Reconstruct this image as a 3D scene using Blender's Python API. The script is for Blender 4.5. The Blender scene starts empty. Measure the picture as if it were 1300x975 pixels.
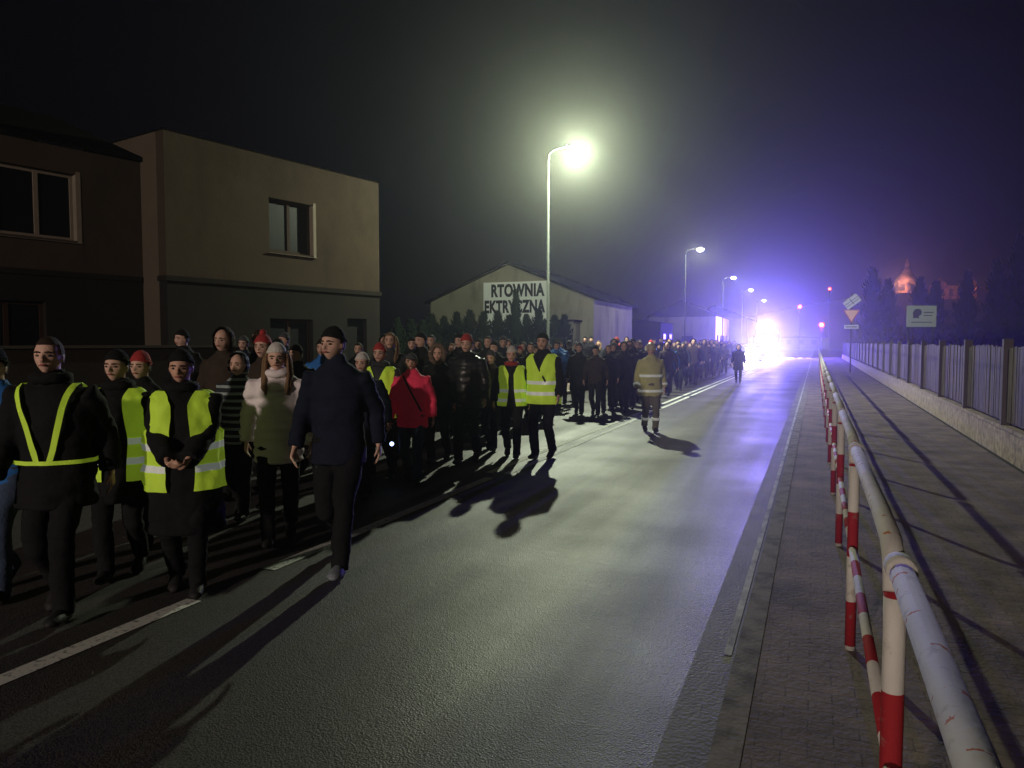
import bpy, bmesh, math, random
from mathutils import Vector, Matrix, noise
random.seed(7)
R=math.radians
sc=bpy.context.scene
C=sc.collection
V=Vector
TS=bpy.data.scenes.new('workbench')
# ------------------------------------------------------------------ camera
F=950.0; YAW=R(22.1); PITCH=math.atan(52.5/F); CH=1.65
cam_d=bpy.data.cameras.new('Camera'); cam=bpy.data.objects.new('Camera',cam_d); C.objects.link(cam)
cam_d.sensor_width=36; cam_d.lens=F/1300*36; cam_d.clip_start=.05; cam_d.clip_end=3000
cam.location=(0,0,CH); cam.rotation_euler=(R(90)-PITCH,0,YAW); sc.camera=cam
CM=cam.rotation_euler.to_matrix()
def ray(px,py): return (CM@V(((px-650)/F,-(py-487.5)/F,-1)))
def gp(px,py,z=0.0):
    d=ray(px,py); t=(z-CH)/d.z; return V((d.x*t,d.y*t,z))
def hz(px,py,P):
    fw=V((-math.sin(YAW),math.cos(YAW),0)); d=ray(px,py)
    return CH+d.z*(fw.dot(V((P[0],P[1],0)))/fw.dot(V((d.x,d.y,0))))
def W(px,zc,z=0):
    c,s=math.cos(YAW),math.sin(YAW); xc=(px-650)*zc/F
    return V((xc*c-zc*s,xc*s+zc*c,z))
# ------------------------------------------------------------------ materials
def nt(m):
    m.use_nodes=True; return m.node_tree
def M(name,col,rough=.8,var=.2,scale=6,bump=.15,bscale=60,metal=0,emit=0,ecol=None,spec=.4):
    m=bpy.data.materials.new(name); t=nt(m); N=t.nodes; L=t.links; b=N['Principled BSDF']
    tc=N.new('ShaderNodeTexCoord'); n1=N.new('ShaderNodeTexNoise'); n1.inputs['Scale'].default_value=scale; n1.inputs['Detail'].default_value=6
    L.new(tc.outputs['Object'],n1.inputs['Vector'])
    cr=N.new('ShaderNodeMix'); cr.data_type='RGBA'
    cr.inputs['A'].default_value=(*[max(0,c*(1-var)) for c in col],1); cr.inputs['B'].default_value=(*[min(1,c*(1+var)) for c in col],1)
    L.new(n1.outputs['Fac'],cr.inputs['Factor']); L.new(cr.outputs['Result'],b.inputs['Base Color'])
    b.inputs['Roughness'].default_value=rough; b.inputs['Metallic'].default_value=metal
    b.inputs['Specular IOR Level'].default_value=spec
    if bump:
        n2=N.new('ShaderNodeTexNoise'); n2.inputs['Scale'].default_value=bscale; n2.inputs['Detail'].default_value=3
        L.new(tc.outputs['Object'],n2.inputs['Vector'])
        bp=N.new('ShaderNodeBump'); bp.inputs['Strength'].default_value=bump; bp.inputs['Distance'].default_value=.01
        L.new(n2.outputs['Fac'],bp.inputs['Height']); L.new(bp.outputs['Normal'],b.inputs['Normal'])
    if emit:
        b.inputs['Emission Color'].default_value=(*(ecol or col),1); b.inputs['Emission Strength'].default_value=emit
    return m
def grime(m,col,lo=.5,hi=.72,scale=2.2,stretch=(1,1,.35)):
    t=m.node_tree; N=t.nodes; L=t.links; b=N['Principled BSDF']; old=b.inputs['Base Color'].links[0].from_socket
    tc=N.new('ShaderNodeTexCoord'); mp=N.new('ShaderNodeMapping'); mp.inputs['Scale'].default_value=stretch; L.new(tc.outputs['Object'],mp.inputs[0])
    nz=N.new('ShaderNodeTexNoise'); nz.inputs['Scale'].default_value=scale; nz.inputs['Detail'].default_value=9; nz.inputs['Roughness'].default_value=.65; L.new(mp.outputs[0],nz.inputs['Vector'])
    g=N.new('ShaderNodeMapRange'); g.inputs[1].default_value=lo; g.inputs[2].default_value=hi; L.new(nz.outputs['Fac'],g.inputs[0])
    mx=N.new('ShaderNodeMix'); mx.data_type='RGBA'; L.new(g.outputs[0],mx.inputs['Factor']); L.new(old,mx.inputs['A']); mx.inputs['B'].default_value=(*col,1); L.new(mx.outputs['Result'],b.inputs['Base Color']); return m
def stripes(name,c1,c2,axis,period,duty=.5,rough=.5,phase=0,wear=.0,spec=.15):
    m=M(name,c1,rough,spec=spec); t=m.node_tree; N=t.nodes; L=t.links; b=N['Principled BSDF']
    tc=N.new('ShaderNodeTexCoord'); sx=N.new('ShaderNodeSeparateXYZ'); L.new(tc.outputs['Object'],sx.inputs[0])
    a=N.new('ShaderNodeMath'); a.operation='MULTIPLY_ADD'; a.inputs[1].default_value=1/period; a.inputs[2].default_value=100+phase
    L.new(sx.outputs[axis],a.inputs[0]); f=N.new('ShaderNodeMath'); f.operation='FRACT'; L.new(a.outputs[0],f.inputs[0])
    g=N.new('ShaderNodeMath'); g.operation='GREATER_THAN'; g.inputs[1].default_value=duty; L.new(f.outputs[0],g.inputs[0])
    fac=g.outputs[0]
    if wear:
        nz=N.new('ShaderNodeTexNoise'); nz.inputs['Scale'].default_value=28; nz.inputs['Detail'].default_value=8; L.new(tc.outputs['Object'],nz.inputs['Vector'])
        w=N.new('ShaderNodeMath'); w.operation='LESS_THAN'; w.inputs[1].default_value=wear; L.new(nz.outputs['Fac'],w.inputs[0])
        mu=N.new('ShaderNodeMath'); mu.operation='MULTIPLY'; L.new(fac,mu.inputs[0]); L.new(w.outputs[0],mu.inputs[1]); fac=mu.outputs[0]
    old=b.inputs['Base Color'].links[0].from_socket
    mx=N.new('ShaderNodeMix'); mx.data_type='RGBA'; L.new(fac,mx.inputs['Factor']); L.new(old,mx.inputs['A']); mx.inputs['B'].default_value=(*c2,1)
    L.new(mx.outputs['Result'],b.inputs['Base Color'])
    return m
def glow(name,col,s):
    m=bpy.data.materials.new(name); t=nt(m); t.nodes.clear()
    e=t.nodes.new('ShaderNodeEmission'); e.inputs[0].default_value=(*col,1); e.inputs[1].default_value=s
    o=t.nodes.new('ShaderNodeOutputMaterial'); t.links.new(e.outputs[0],o.inputs[0]); return m
def asphalt():
    m=bpy.data.materials.new('asphalt'); t=nt(m); N=t.nodes; L=t.links; b=N['Principled BSDF']
    tc=N.new('ShaderNodeTexCoord')
    def nz(s,d=6,vec=None):
        n=N.new('ShaderNodeTexNoise'); n.inputs['Scale'].default_value=s; n.inputs['Detail'].default_value=d
        L.new(vec or tc.outputs['Object'],n.inputs['Vector']); return n
    mp=N.new('ShaderNodeMapping'); mp.inputs['Scale'].default_value=(1.5,.05,1); L.new(tc.outputs['Object'],mp.inputs[0])
    a=nz(.7,8); w=nz(1.0,5,mp.outputs[0])
    vo=N.new('ShaderNodeTexVoronoi'); vo.inputs['Scale'].default_value=110; L.new(tc.outputs['Object'],vo.inputs['Vector'])
    mx=N.new('ShaderNodeMix'); mx.data_type='RGBA'; mx.inputs['A'].default_value=(.040,.036,.037,1); mx.inputs['B'].default_value=(.080,.072,.069,1)
    ad=N.new('ShaderNodeMath'); ad.operation='ADD'; L.new(a.outputs['Fac'],ad.inputs[0]); L.new(w.outputs['Fac'],ad.inputs[1])
    mr=N.new('ShaderNodeMapRange'); mr.inputs[1].default_value=.7; mr.inputs[2].default_value=1.3; L.new(ad.outputs[0],mr.inputs[0])
    L.new(mr.outputs[0],mx.inputs['Factor'])
    sp=N.new('ShaderNodeMapRange'); sp.inputs[1].default_value=.0; sp.inputs[2].default_value=.7; sp.inputs[3].default_value=1.8; sp.inputs[4].default_value=.5; L.new(vo.outputs['Distance'],sp.inputs[0])
    mm=N.new('ShaderNodeMix'); mm.data_type='RGBA'; mm.blend_type='MULTIPLY'; mm.inputs['Factor'].default_value=1
    L.new(mx.outputs['Result'],mm.inputs['A']); L.new(sp.outputs[0],mm.inputs['B'])
    mp2=N.new('ShaderNodeMapping'); mp2.inputs['Scale'].default_value=(.22,.07,1); L.new(tc.outputs['Object'],mp2.inputs[0])
    ndn=nz(1.3,6); mxv=N.new('ShaderNodeMix'); mxv.data_type='RGBA'; mxv.inputs['Factor'].default_value=.12; L.new(mp2.outputs[0],mxv.inputs['A']); L.new(ndn.outputs['Color'],mxv.inputs['B'])
    v2=N.new('ShaderNodeTexVoronoi'); v2.feature='DISTANCE_TO_EDGE'; v2.inputs['Scale'].default_value=1.6; L.new(mxv.outputs['Result'],v2.inputs['Vector'])
    ck=N.new('ShaderNodeMapRange'); ck.inputs[1].default_value=.001; ck.inputs[2].default_value=.005; ck.inputs[3].default_value=.7; ck.inputs[4].default_value=1; L.new(v2.outputs['Distance'],ck.inputs[0])
    m3=N.new('ShaderNodeMix'); m3.data_type='RGBA'; m3.blend_type='MULTIPLY'; m3.inputs['Factor'].default_value=1
    L.new(mm.outputs['Result'],m3.inputs['A']); L.new(ck.outputs[0],m3.inputs['B']); L.new(m3.outputs['Result'],b.inputs['Base Color'])
    rr=N.new('ShaderNodeMapRange'); rr.inputs[3].default_value=.68; rr.inputs[4].default_value=.50; L.new(ad.outputs[0],rr.inputs[0]); rr.inputs[1].default_value=.7; rr.inputs[2].default_value=1.3
    L.new(rr.outputs[0],b.inputs['Roughness']); b.inputs['Specular IOR Level'].default_value=.38
    bp=N.new('ShaderNodeBump'); bp.inputs['Strength'].default_value=.45; bp.inputs['Distance'].default_value=.005; L.new(vo.outputs['Distance'],bp.inputs['Height'])
    b2=N.new('ShaderNodeBump'); b2.inputs['Strength'].default_value=.15; b2.inputs['Distance'].default_value=.015
    n9=nz(11,5); L.new(n9.outputs['Fac'],b2.inputs['Height']); L.new(bp.outputs[0],b2.inputs['Normal']); L.new(b2.outputs[0],b.inputs['Normal'])
    return m
def pavers():
    m=bpy.data.materials.new('pavers'); t=nt(m); N=t.nodes; L=t.links; b=N['Principled BSDF']
    tc=N.new('ShaderNodeTexCoord'); br=N.new('ShaderNodeTexBrick'); L.new(tc.outputs['Object'],br.inputs['Vector'])
    br.inputs['Scale'].default_value=1; br.inputs['Brick Width'].default_value=.2; br.inputs['Row Height'].default_value=.1; br.inputs['Mortar Size'].default_value=.0035
    br.inputs['Color1'].default_value=(.205,.158,.138,1); br.inputs['Color2'].default_value=(.17,.134,.12,1); br.inputs['Mortar'].default_value=(.105,.088,.08,1)
    nz=N.new('ShaderNodeTexNoise'); nz.inputs['Scale'].default_value=1.7; nz.inputs['Detail'].default_value=9; nz.inputs['Roughness'].default_value=.65; L.new(tc.outputs['Object'],nz.inputs['Vector'])
    mr=N.new('ShaderNodeMapRange'); mr.inputs[1].default_value=.3; mr.inputs[2].default_value=.72; mr.inputs[3].default_value=.42; mr.inputs[4].default_value=1.45; L.new(nz.outputs['Fac'],mr.inputs[0])
    mm=N.new('ShaderNodeMix'); mm.data_type='RGBA'; mm.blend_type='MULTIPLY'; mm.inputs['Factor'].default_value=1
    L.new(br.outputs['Color'],mm.inputs['A']); L.new(mr.outputs[0],mm.inputs['B']); L.new(mm.outputs['Result'],b.inputs['Base Color'])
    b.inputs['Roughness'].default_value=.85; b.inputs['Specular IOR Level'].default_value=.25
    bp=N.new('ShaderNodeBump'); bp.inputs['Strength'].default_value=.3; bp.inputs['Distance'].default_value=.005; bp.invert=True; L.new(br.outputs['Fac'],bp.inputs['Height'])
    n2=N.new('ShaderNodeTexNoise'); n2.inputs['Scale'].default_value=35; n2.inputs['Detail'].default_value=6; L.new(tc.outputs['Object'],n2.inputs['Vector'])
    b2=N.new('ShaderNodeBump'); b2.inputs['Strength'].default_value=.6; b2.inputs['Distance'].default_value=.012; L.new(n2.outputs['Fac'],b2.inputs['Height']); L.new(bp.outputs[0],b2.inputs['Normal']); L.new(b2.outputs[0],b.inputs['Normal'])
    return m
def worn_paint():
    m=M('road_paint',(.5,.5,.47),.7,spec=.2); t=m.node_tree; N=t.nodes; L=t.links; b=N['Principled BSDF']
    tc=N.new('ShaderNodeTexCoord'); nz=N.new('ShaderNodeTexNoise'); nz.inputs['Scale'].default_value=30; nz.inputs['Detail'].default_value=10; L.new(tc.outputs['Object'],nz.inputs['Vector'])
    g=N.new('ShaderNodeMapRange'); g.inputs[1].default_value=.34; g.inputs[2].default_value=.46; L.new(nz.outputs['Fac'],g.inputs[0])
    mx=N.new('ShaderNodeMix'); mx.data_type='RGBA'; mx.inputs['A'].default_value=(.25,.25,.24,1); mx.inputs['B'].default_value=(.7,.7,.65,1)
    L.new(g.outputs[0],mx.inputs['Factor']); L.new(mx.outputs['Result'],b.inputs['Base Color']); return m
# ------------------------------------------------------------------ mesh builder
class MB:
    def __init__(s): s.v=[]; s.f=[]
    def box(s,x0,x1,y0,y1,z0,z1,mat=None):
        i=len(s.v)
        for p in ((x0,y0,z0),(x1,y0,z0),(x1,y1,z0),(x0,y1,z0),(x0,y0,z1),(x1,y0,z1),(x1,y1,z1),(x0,y1,z1)):
            s.v.append(mat@V(p) if mat else V(p))
        s.f+=[tuple(i+k for k in q) for q in ((0,3,2,1),(4,5,6,7),(0,1,5,4),(1,2,6,5),(2,3,7,6),(3,0,4,7))]; return s
    def poly(s,pts,d):
        i=len(s.v); n=len(pts); pts=[V(p) for p in pts]; d=V(d)
        s.v+=pts+[p+d for p in pts]
        s.f.append(tuple(range(i,i+n))[::-1]); s.f.append(tuple(range(i+n,i+2*n)))
        for k in range(n): s.f.append((i+k,i+(k+1)%n,i+n+(k+1)%n,i+n+k))
        return s
    def limb(s,pts,rads,n=12,side=(1,0,0),mat=None):
        pts=[V(p) for p in pts]; i0=len(s.v)
        for k,p in enumerate(pts):
            t=(pts[min(k+1,len(pts)-1)]-pts[max(k-1,0)]).normalized()
            sd=V(side)
            if abs(sd.dot(t))>.93: sd=V((0,1,0)) if abs(t.y)<.9 else V((0,0,1))
            a=(sd-t*sd.dot(t)).normalized(); b=t.cross(a)
            r=rads[k] if isinstance(rads,(list,tuple)) else rads
            ra,rb=r if isinstance(r,(list,tuple)) else (r,r)
            for j in range(n):
                th=2*math.pi*j/n; q=p+a*(ra*math.cos(th))+b*(rb*math.sin(th))
                s.v.append(mat@q if mat else q)
        for k in range(len(pts)-1):
            for j in range(n):
                a0=i0+k*n+j; a1=i0+k*n+(j+1)%n; s.f.append((a0,a1,a1+n,a0+n))
        s.f.append(tuple(i0+j for j in range(n))[::-1]); s.f.append(tuple(i0+(len(pts)-1)*n+j for j in range(n)))
        return s
    def sphere(s,c,r,fn=None,nu=16,nv=10,mat=None,keep=None):
        c=V(c); r=V(r) if isinstance(r,(tuple,list,Vector)) else V((r,r,r)); i0=len(s.v); D=[]
        for a in range(nv+1):
            ph=math.pi*a/nv
            for b in range(nu):
                th=2*math.pi*b/nu; d=V((math.sin(ph)*math.cos(th),math.sin(ph)*math.sin(th),math.cos(ph)))
                D.append(d); q=V((d.x*r.x,d.y*r.y,d.z*r.z))
                if fn: q=fn(d,q)
                q=q+c; s.v.append(mat@q if mat else q)
        for a in range(nv):
            for b in range(nu):
                p=[a*nu+b,(a+1)*nu+b,(a+1)*nu+(b+1)%nu,a*nu+(b+1)%nu]
                if keep and not all(keep(D[k]) for k in p): continue
                if a==0: s.f.append((i0+p[0],i0+p[1],i0+p[2]))
                elif a==nv-1: s.f.append((i0+p[0],i0+p[1],i0+p[3]))
                else: s.f.append(tuple(i0+k for k in p))
        return s
    def torus(s,c,Rr,r,nu=24,nv=8,mat=None,jit=0):
        c=V(c); i0=len(s.v); ra,rb=Rr if isinstance(Rr,tuple) else (Rr,Rr)
        for a in range(nu):
            th=2*math.pi*a/nu
            for b in range(nv):
                ph=2*math.pi*b/nv; rr=r*(1+random.uniform(-jit,jit))
                q=c+V(((ra+rr*math.cos(ph))*math.cos(th),(rb+rr*math.cos(ph))*math.sin(th),rr*math.sin(ph)))
                s.v.append(mat@q if mat else q)
        for a in range(nu):
            for b in range(nv):
                s.f.append((i0+a*nv+b,i0+((a+1)%nu)*nv+b,i0+((a+1)%nu)*nv+(b+1)%nv,i0+a*nv+(b+1)%nv))
        return s
    def mesh(s,name,smooth=False):
        me=bpy.data.meshes.new(name); me.from_pydata([tuple(v) for v in s.v],[],s.f); me.validate(); me.update()
        bm=bmesh.new(); bm.from_mesh(me); bmesh.ops.recalc_face_normals(bm,faces=bm.faces); bm.to_mesh(me); bm.free()
        if smooth: me.polygons.foreach_set('use_smooth',[True]*len(me.polygons))
        return me
    def build(s,name,m,parent=None,smooth=False):
        return link(name,s.mesh(name,smooth),m,parent)
def link(name,me,m,parent=None):
    if m:
        me.materials.clear(); me.materials.append(m)
    o=bpy.data.objects.new(name,me); C.objects.link(o)
    if parent: o.parent=parent
    return o
def tag(o,label,cat,group=None):
    o['label']=label; o['category']=cat
    if group: o['group']=group
    return o
def thing(name,label,cat,loc=(0,0,0),rz=0,group=None):
    o=bpy.data.objects.new(name,None); C.objects.link(o); o.location=loc; o.rotation_euler=(0,0,rz); return tag(o,label,cat,group)
def struct(o): o['kind']='structure'; return o
def copy_tree(o,parent=None):
    c=o.copy(); C.objects.link(c)
    if parent: c.parent=parent
    for ch in list(o.children): copy_tree(ch,c)
    return c
def evalmesh(o):
    TS.collection.objects.link(o); vl=TS.view_layers[0]; vl.update(); dg=vl.depsgraph; dg.update()
    me=bpy.data.meshes.new_from_object(o.evaluated_get(dg)); bpy.data.objects.remove(o); return me
def fuse(mb,vox,it=4,fn=None,name='mesh'):
    me=mb.mesh(name); o=bpy.data.objects.new('tmp',me)
    r=o.modifiers.new('r','REMESH'); r.mode='VOXEL'; r.voxel_size=vox
    s=o.modifiers.new('s','SMOOTH'); s.iterations=it; s.factor=.5
    m2=evalmesh(o); m2.name=name; bpy.data.meshes.remove(me)
    if fn:
        for v in m2.vertices: v.co=v.co+v.normal*fn(v.co)
    m2.polygons.foreach_set('use_smooth',[True]*len(m2.polygons)); m2.update()
    return m2
def light(name,kind,loc,power,col,parent=None,size=.15,rot=None,spot=None,blend=.5):
    d=bpy.data.lights.new(name,kind); d.energy=power; d.color=col; d.shadow_soft_size=size
    if spot: d.spot_size=spot; d.spot_blend=blend
    o=bpy.data.objects.new(name,d); C.objects.link(o); o.location=loc
    if rot: o.rotation_euler=rot
    if parent: o.parent=parent
    return o
def text(s,w,h,m,parent,mat,name='lettering',bold=.0,ext=.008):
    cu=bpy.data.curves.new('t','FONT'); cu.body=s; cu.size=1; cu.extrude=ext; cu.offset=bold; cu.space_character=1.08
    me=evalmesh(bpy.data.objects.new('t',cu))
    xs=[v.co.x for v in me.vertices]; ys=[v.co.y for v in me.vertices]; x0,x1,y0,y1=min(xs),max(xs),min(ys),max(ys)
    for v in me.vertices: v.co.x=(v.co.x-(x0+x1)/2)*w/(x1-x0); v.co.y=(v.co.y-y0)*h/(y1-y0)
    me.transform(mat); return link(name,me,m,parent)
# ------------------------------------------------------------------ world: night sky with thin haze
wd=bpy.data.worlds.new('World'); sc.world=wd; wd.use_nodes=True
t=wd.node_tree; t.nodes['Background'].inputs[0].default_value=(.3,.4,1,1); t.nodes['Background'].inputs[1].default_value=.003
HD=.0013
vs=t.nodes.new('ShaderNodeVolumeScatter'); vs.inputs['Density'].default_value=HD; vs.inputs['Anisotropy'].default_value=.87; vs.inputs['Color'].default_value=(.95,1,.90,1)
em=t.nodes.new('ShaderNodeEmission'); em.inputs[0].default_value=(1,.85,.9,1); em.inputs[1].default_value=HD*.0006
ad=t.nodes.new('ShaderNodeAddShader'); t.links.new(vs.outputs[0],ad.inputs[0]); t.links.new(em.outputs[0],ad.inputs[1]); t.links.new(ad.outputs[0],t.nodes['World Output'].inputs['Volume'])
sc.view_settings.view_transform='Standard'; sc.view_settings.look='None'; sc.view_settings.exposure=0
# ------------------------------------------------------------------ ground, road
m_as=asphalt(); m_pv=pavers(); m_pt=worn_paint()
m_gr=M('dirt_grass',(.03,.03,.02),.95,.5,3,.6,30)
m_kb=grime(M('kerb_concrete',(.24,.22,.20),.85,.3,5,.4,40,spec=.2),(.09,.08,.072),.42,.62,5,(1,1,1))
def sheet(name,x0,x1,y0,y1,z,m):
    mb=MB(); mb.v=[V((x0,y0,z)),V((x1,y0,z)),V((x1,y1,z)),V((x0,y1,z))]; mb.f=[(0,1,2,3)]
    return struct(mb.build(name,m))
sheet('ground',-600,600,-60,1400,-.03,m_gr)
sheet('road',-7.25,-.36,-12,300,0,m_as)
sheet('side_road',.8,60,85,93,-.012,m_as)
struct(MB().box(-.36,-.24,-12,84,-.05,.022).build('kerb_right',m_kb))
struct(MB().box(-.24,2.42,-12,84,-.05,.018).build('pavement_right',m_pv))
struct(MB().box(-7.4,-7.25,-12,140,-.05,.11).build('kerb_left',m_kb))
struct(MB().box(-9.6,-7.4,-12,140,-.05,.10).build('pavement_left',m_pv))
mb=MB()
def strip(mb,x0,x1,y0,y1,z=.005):
    i=len(mb.v); mb.v+=[V((x0,y0,z)),V((x1,y0,z)),V((x1,y1,z)),V((x0,y1,z))]; mb.f.append((i,i+1,i+2,i+3))
strip(mb,-3.72,-3.60,-4,3.6); strip(mb,-3.72,-3.60,4.3,8.3)
strip(mb,-3.62,-3.52,8.6,82); strip(mb,-3.86,-3.76,8.6,82)
for k in range(8): strip(mb,-6.9+k*.85,-6.45+k*.85,84,88)
struct(mb.build('road_markings',m_pt))
mb=MB(); strip(mb,-.42,-.38,4,82,.008); struct(mb.build('edge_line',grime(M('edge_paint',(.5,.5,.47),.7,spec=.2),(.15,.145,.14),.38,.66,9,(1,.5,1))))
sheet('gutter',-.56,-.362,-12,84,.004,grime(M('gutter',(.15,.14,.132),.7,.35,4,.5,50,spec=.3),(.09,.085,.08),.4,.62,4,(1,.3,1)))
# ------------------------------------------------------------------ street lamps
m_pole=M('galvanised',(.05,.055,.05),.85,.2,8,.1,40,.1,spec=.1)
m_head=M('lamp_casing',(.04,.04,.04),.7,spec=.1)
def lamp(x,y,h,power,col,label,lit=40,arm=1.0,size=.12,group='street lamps along the left pavement'):
    t=thing('street_lamp',label,'street lamp',(x,y,0),0,group)
    MB().limb([(0,0,0),(0,0,1.2),(0,0,1.25),(0,0,h-.3)],[.09,.09,.055,.035],12).build('pole',m_pole,t,True)
    MB().limb([(0,0,h-.35),(.03,0,h-.1),(.2,0,h+.02),(arm*.7,0,h+.08)],[.035,.03,.028,.024],10,(0,1,0)).build('arm',m_pole,t,True)
    MB().limb([(arm*.6,0,h+.09),(arm*.75,0,h+.10),(arm+.2,0,h+.10),(arm+.32,0,h+.08)],[(.06,.03),(.13,.06),(.14,.06),(.05,.02)],12,(0,1,0)).build('lamp_head',m_head,t,True)
    MB().sphere((arm,0,h+.02),(.24,.14,.15),nu=16,nv=8).build('diffuser',glow('lamp_glow',col,lit),t,True)
    light('lamp_light','POINT',(arm,0,h-.20),power,col,t,size)
    return t
LC=(.90,1.0,.72)
lamp(-8.5,24.2,8.1,6200,LC,'tall street lamp shining brightly beside the white warehouse, nearest lit one',180,size=.1)
lamp(-8.6,53.5,8.1,800,(1,.97,.88),'second street lamp up the road, in front of the pale low shop',60)
lamp(-8.8,78,8.1,550,(1,.97,.9),'third street lamp up the road, left of the blue lights',60)
lamp(-8.6,97,8.1,450,(1,.97,.9),'fourth street lamp up the road, small in the blue glow',60)
lamp(-8.6,122,8.1,450,(.95,.97,1),'farthest small street lamp above the fire engine',60)
lamp(-8.5,-30,8.1,21000,(1,.84,.72),'street lamp standing far behind the photographer on the left pavement',20,size=.6)
# ------------------------------------------------------------------ railing on the right
WP=(.58,.55,.50)
m_rw=stripes('white_rail_orange_scuffs',WP,(.45,.16,.06),1,.09,.84,.8,wear=.43,spec=.1)
m_rs=stripes('red_white_rail',WP,(.32,.022,.028),1,.5,.5,.8,spec=.1)
m_rp=stripes('red_white_post',WP,(.32,.022,.028),2,.48,.5,.8,phase=.417,spec=.1)
m_w=M('white_tube_paint',WP,.8,.2,10,spec=.1)
for q in (m_rw,m_rs,m_rp,m_w): grime(q,(.26,.22,.18),.58,.76,16,(1,1,1))
rl=thing('guard_railing','red and white tubular railing along the kerb of the right pavement','railing',(.2,0,0))
SP=2.2; y0=-.1
for k in range(30):
    yb=y0+SP*k
    path=[(0,yb,0.015),(0,yb,.5),(0,yb,.92),(0,yb+.02,1.01),(0,yb+.07,1.085),(0,yb+.16,1.115),(0,yb+.5,1.12),(0,yb+SP*.5,1.112),(0,yb+SP-.03,1.10)]
    po=MB().limb(path[:4],.027,14).build('post',m_rp,rl,True)
    MB().limb(path[3:],.028,14).build('top_rail',m_rw,rl,True)
    MB().limb([(0,yb+SP-.14,1.106),(0,yb+SP-.05,1.10)],.034,14).build('coupling',m_w,po,True)
    MB().limb([(0,yb+.02,.565),(0,yb+SP*.5,.555),(0,yb+SP-.02,.565)],.020,12).build('lower_rail',m_rs,rl,True)
# ------------------------------------------------------------------ right fence
m_pl=grime(M('weathered_board',(.10,.075,.066),.8,.45,5,.5,30,spec=.2),(.035,.027,.028),.42,.62,3,(1,3,.4))
m_pli=grime(M('plinth_render',(.36,.29,.22),.9,.35,2.5,.9,12,spec=.2),(.16,.125,.10),.40,.66,7,(1,1,1))
m_fp=M('fence_post_concrete',(.10,.085,.085),.85,.2,spec=.2)
fn_=thing('board_fence','long brown-grey board fence on a pale rendered plinth beside the right pavement','fence',(2.5,0,0))
random.seed(3)
y=3.6
while y<82:
    MB().box(0,.24,y,y+3.0,0,.42).box(-.03,.27,y+.003,y+2.997,.421,.47).build('plinth',m_pli,fn_)
    MB().box(-.02,.10,y-.05,y+.05,.471,1.70).build('post',m_fp,fn_)
    mb=MB(); yy=y+.07
    while yy<y+2.9:
        w=.105; top=1.56+.05*math.sin((yy-y)/3*math.pi)+random.uniform(-.014,.014); dx=random.uniform(0,.012)
        mb.box(.03+dx,.055+dx,yy,yy+w,.52,top); yy+=w+.012
    mb.box(.068,.10,y+.05,y+2.95,.7,.77); mb.box(.068,.10,y+.05,y+2.95,1.35,1.42)
    mb.build('board_panel',m_pl,fn_); y+=3.0
# ------------------------------------------------------------------ houses on the left
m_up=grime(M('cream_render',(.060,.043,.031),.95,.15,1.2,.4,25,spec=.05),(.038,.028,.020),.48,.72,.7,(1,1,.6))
m_us=M('cream_render_lit',(.11,.088,.064),.95,.15,1.2,.4,25,spec=.05)  # lighter copy of cream_render, its brighter lighting put into the colour
m_lo=M('brown_render',(.020,.017,.015),.95,.3,1.5,.4,25,spec=.05)
m_rf=M('dark_roof',(.005,.004,.004),.95,.3,3,spec=.02)
m_fr=M('white_window_frame',(.22,.18,.14),.7,spec=.1)
m_fb=M('brown_window_frame',(.035,.018,.013),.7,spec=.1)
m_gl=M('dark_glass',(.006,.006,.007),.4,.1,1,0,spec=.2)
m_door=M('dark_door',(.006,.005,.005),.7,spec=.1)
def facade(mb,x0,x1,z0,z1,ops,y=0,th=.3):
    xs=sorted({x0,x1}|{max(x0,min(x1,o[k])) for o in ops for k in (0,1)}); zs=sorted({z0,z1}|{max(z0,min(z1,o[k])) for o in ops for k in (2,3)})
    for a,b in zip(xs,xs[1:]):
        run=None
        for c,d in zip(zs,zs[1:]):
            cx,cz=(a+b)/2,(c+d)/2
            if any(o[0]<cx<o[1] and o[2]<cz<o[3] for o in ops):
                if run: mb.box(a,b,y,y+th,*run); run=None
            else: run=(run[0],d) if run else (c,d)
        if run: mb.box(a,b,y,y+th,*run)
    return mb
def window(par,x0,x1,z0,z1,y=0,mf=None,div=1,rev=True):
    mf=mf or m_fr
    w=MB(); f=.07
    w.box(x0,x1,y+.14,y+.2,z1-f,z1).box(x0,x1,y+.14,y+.2,z0,z0+f).box(x0,x0+f,y+.14,y+.2,z0+f,z1-f).box(x1-f,x1,y+.14,y+.2,z0+f,z1-f)
    for k in range(1,div+1):
        xm=x0+(x1-x0)*k/(div+1); w.box(xm-.045,xm+.045,y+.135,y+.195,z0+f,z1-f)
    o=w.build('window',mf,par)
    MB().box(x0+f,x1-f,y+.165,y+.175,z0+f,z1-f).build('pane',m_gl,o)
    if rev: MB().box(x1-.012,x1+.0,y-.012,y+.132,z0+.004,z1-.004).box(x1+.001,x1+.09,y-.014,y-.003,z0-.05,z1+.06).build('reveal',m_fr,o)
    MB().box(x0-.06,x1+.09,y-.07,y+.13,z0-.06,z0-.052).build('sill',m_fr,o)
A=V((-13.6,12.8,0)); Bc=V((-12.2,19.45,0)); dr=(Bc-A).normalized(); rzA=math.atan2(dr.y,dr.x); nrm=V((dr.y,-dr.x,0))
def fpx(px,py,off=0):
    O=A-nrm*off; d=ray(px,py); c0=V((0,0,CH)); tt=(O-c0).dot(nrm)/d.dot(nrm); P=c0+d*tt; return (P-O).dot(dr),P.z
def rect(px0,py0,px1,py1,off=0):
    a=fpx(px0,py0,off); b=fpx(px1,py1,off); c=fpx(px0,py1,off); return a[0],b[0],c[1],a[1]
LEN=6.8; ZL=3.05
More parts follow.
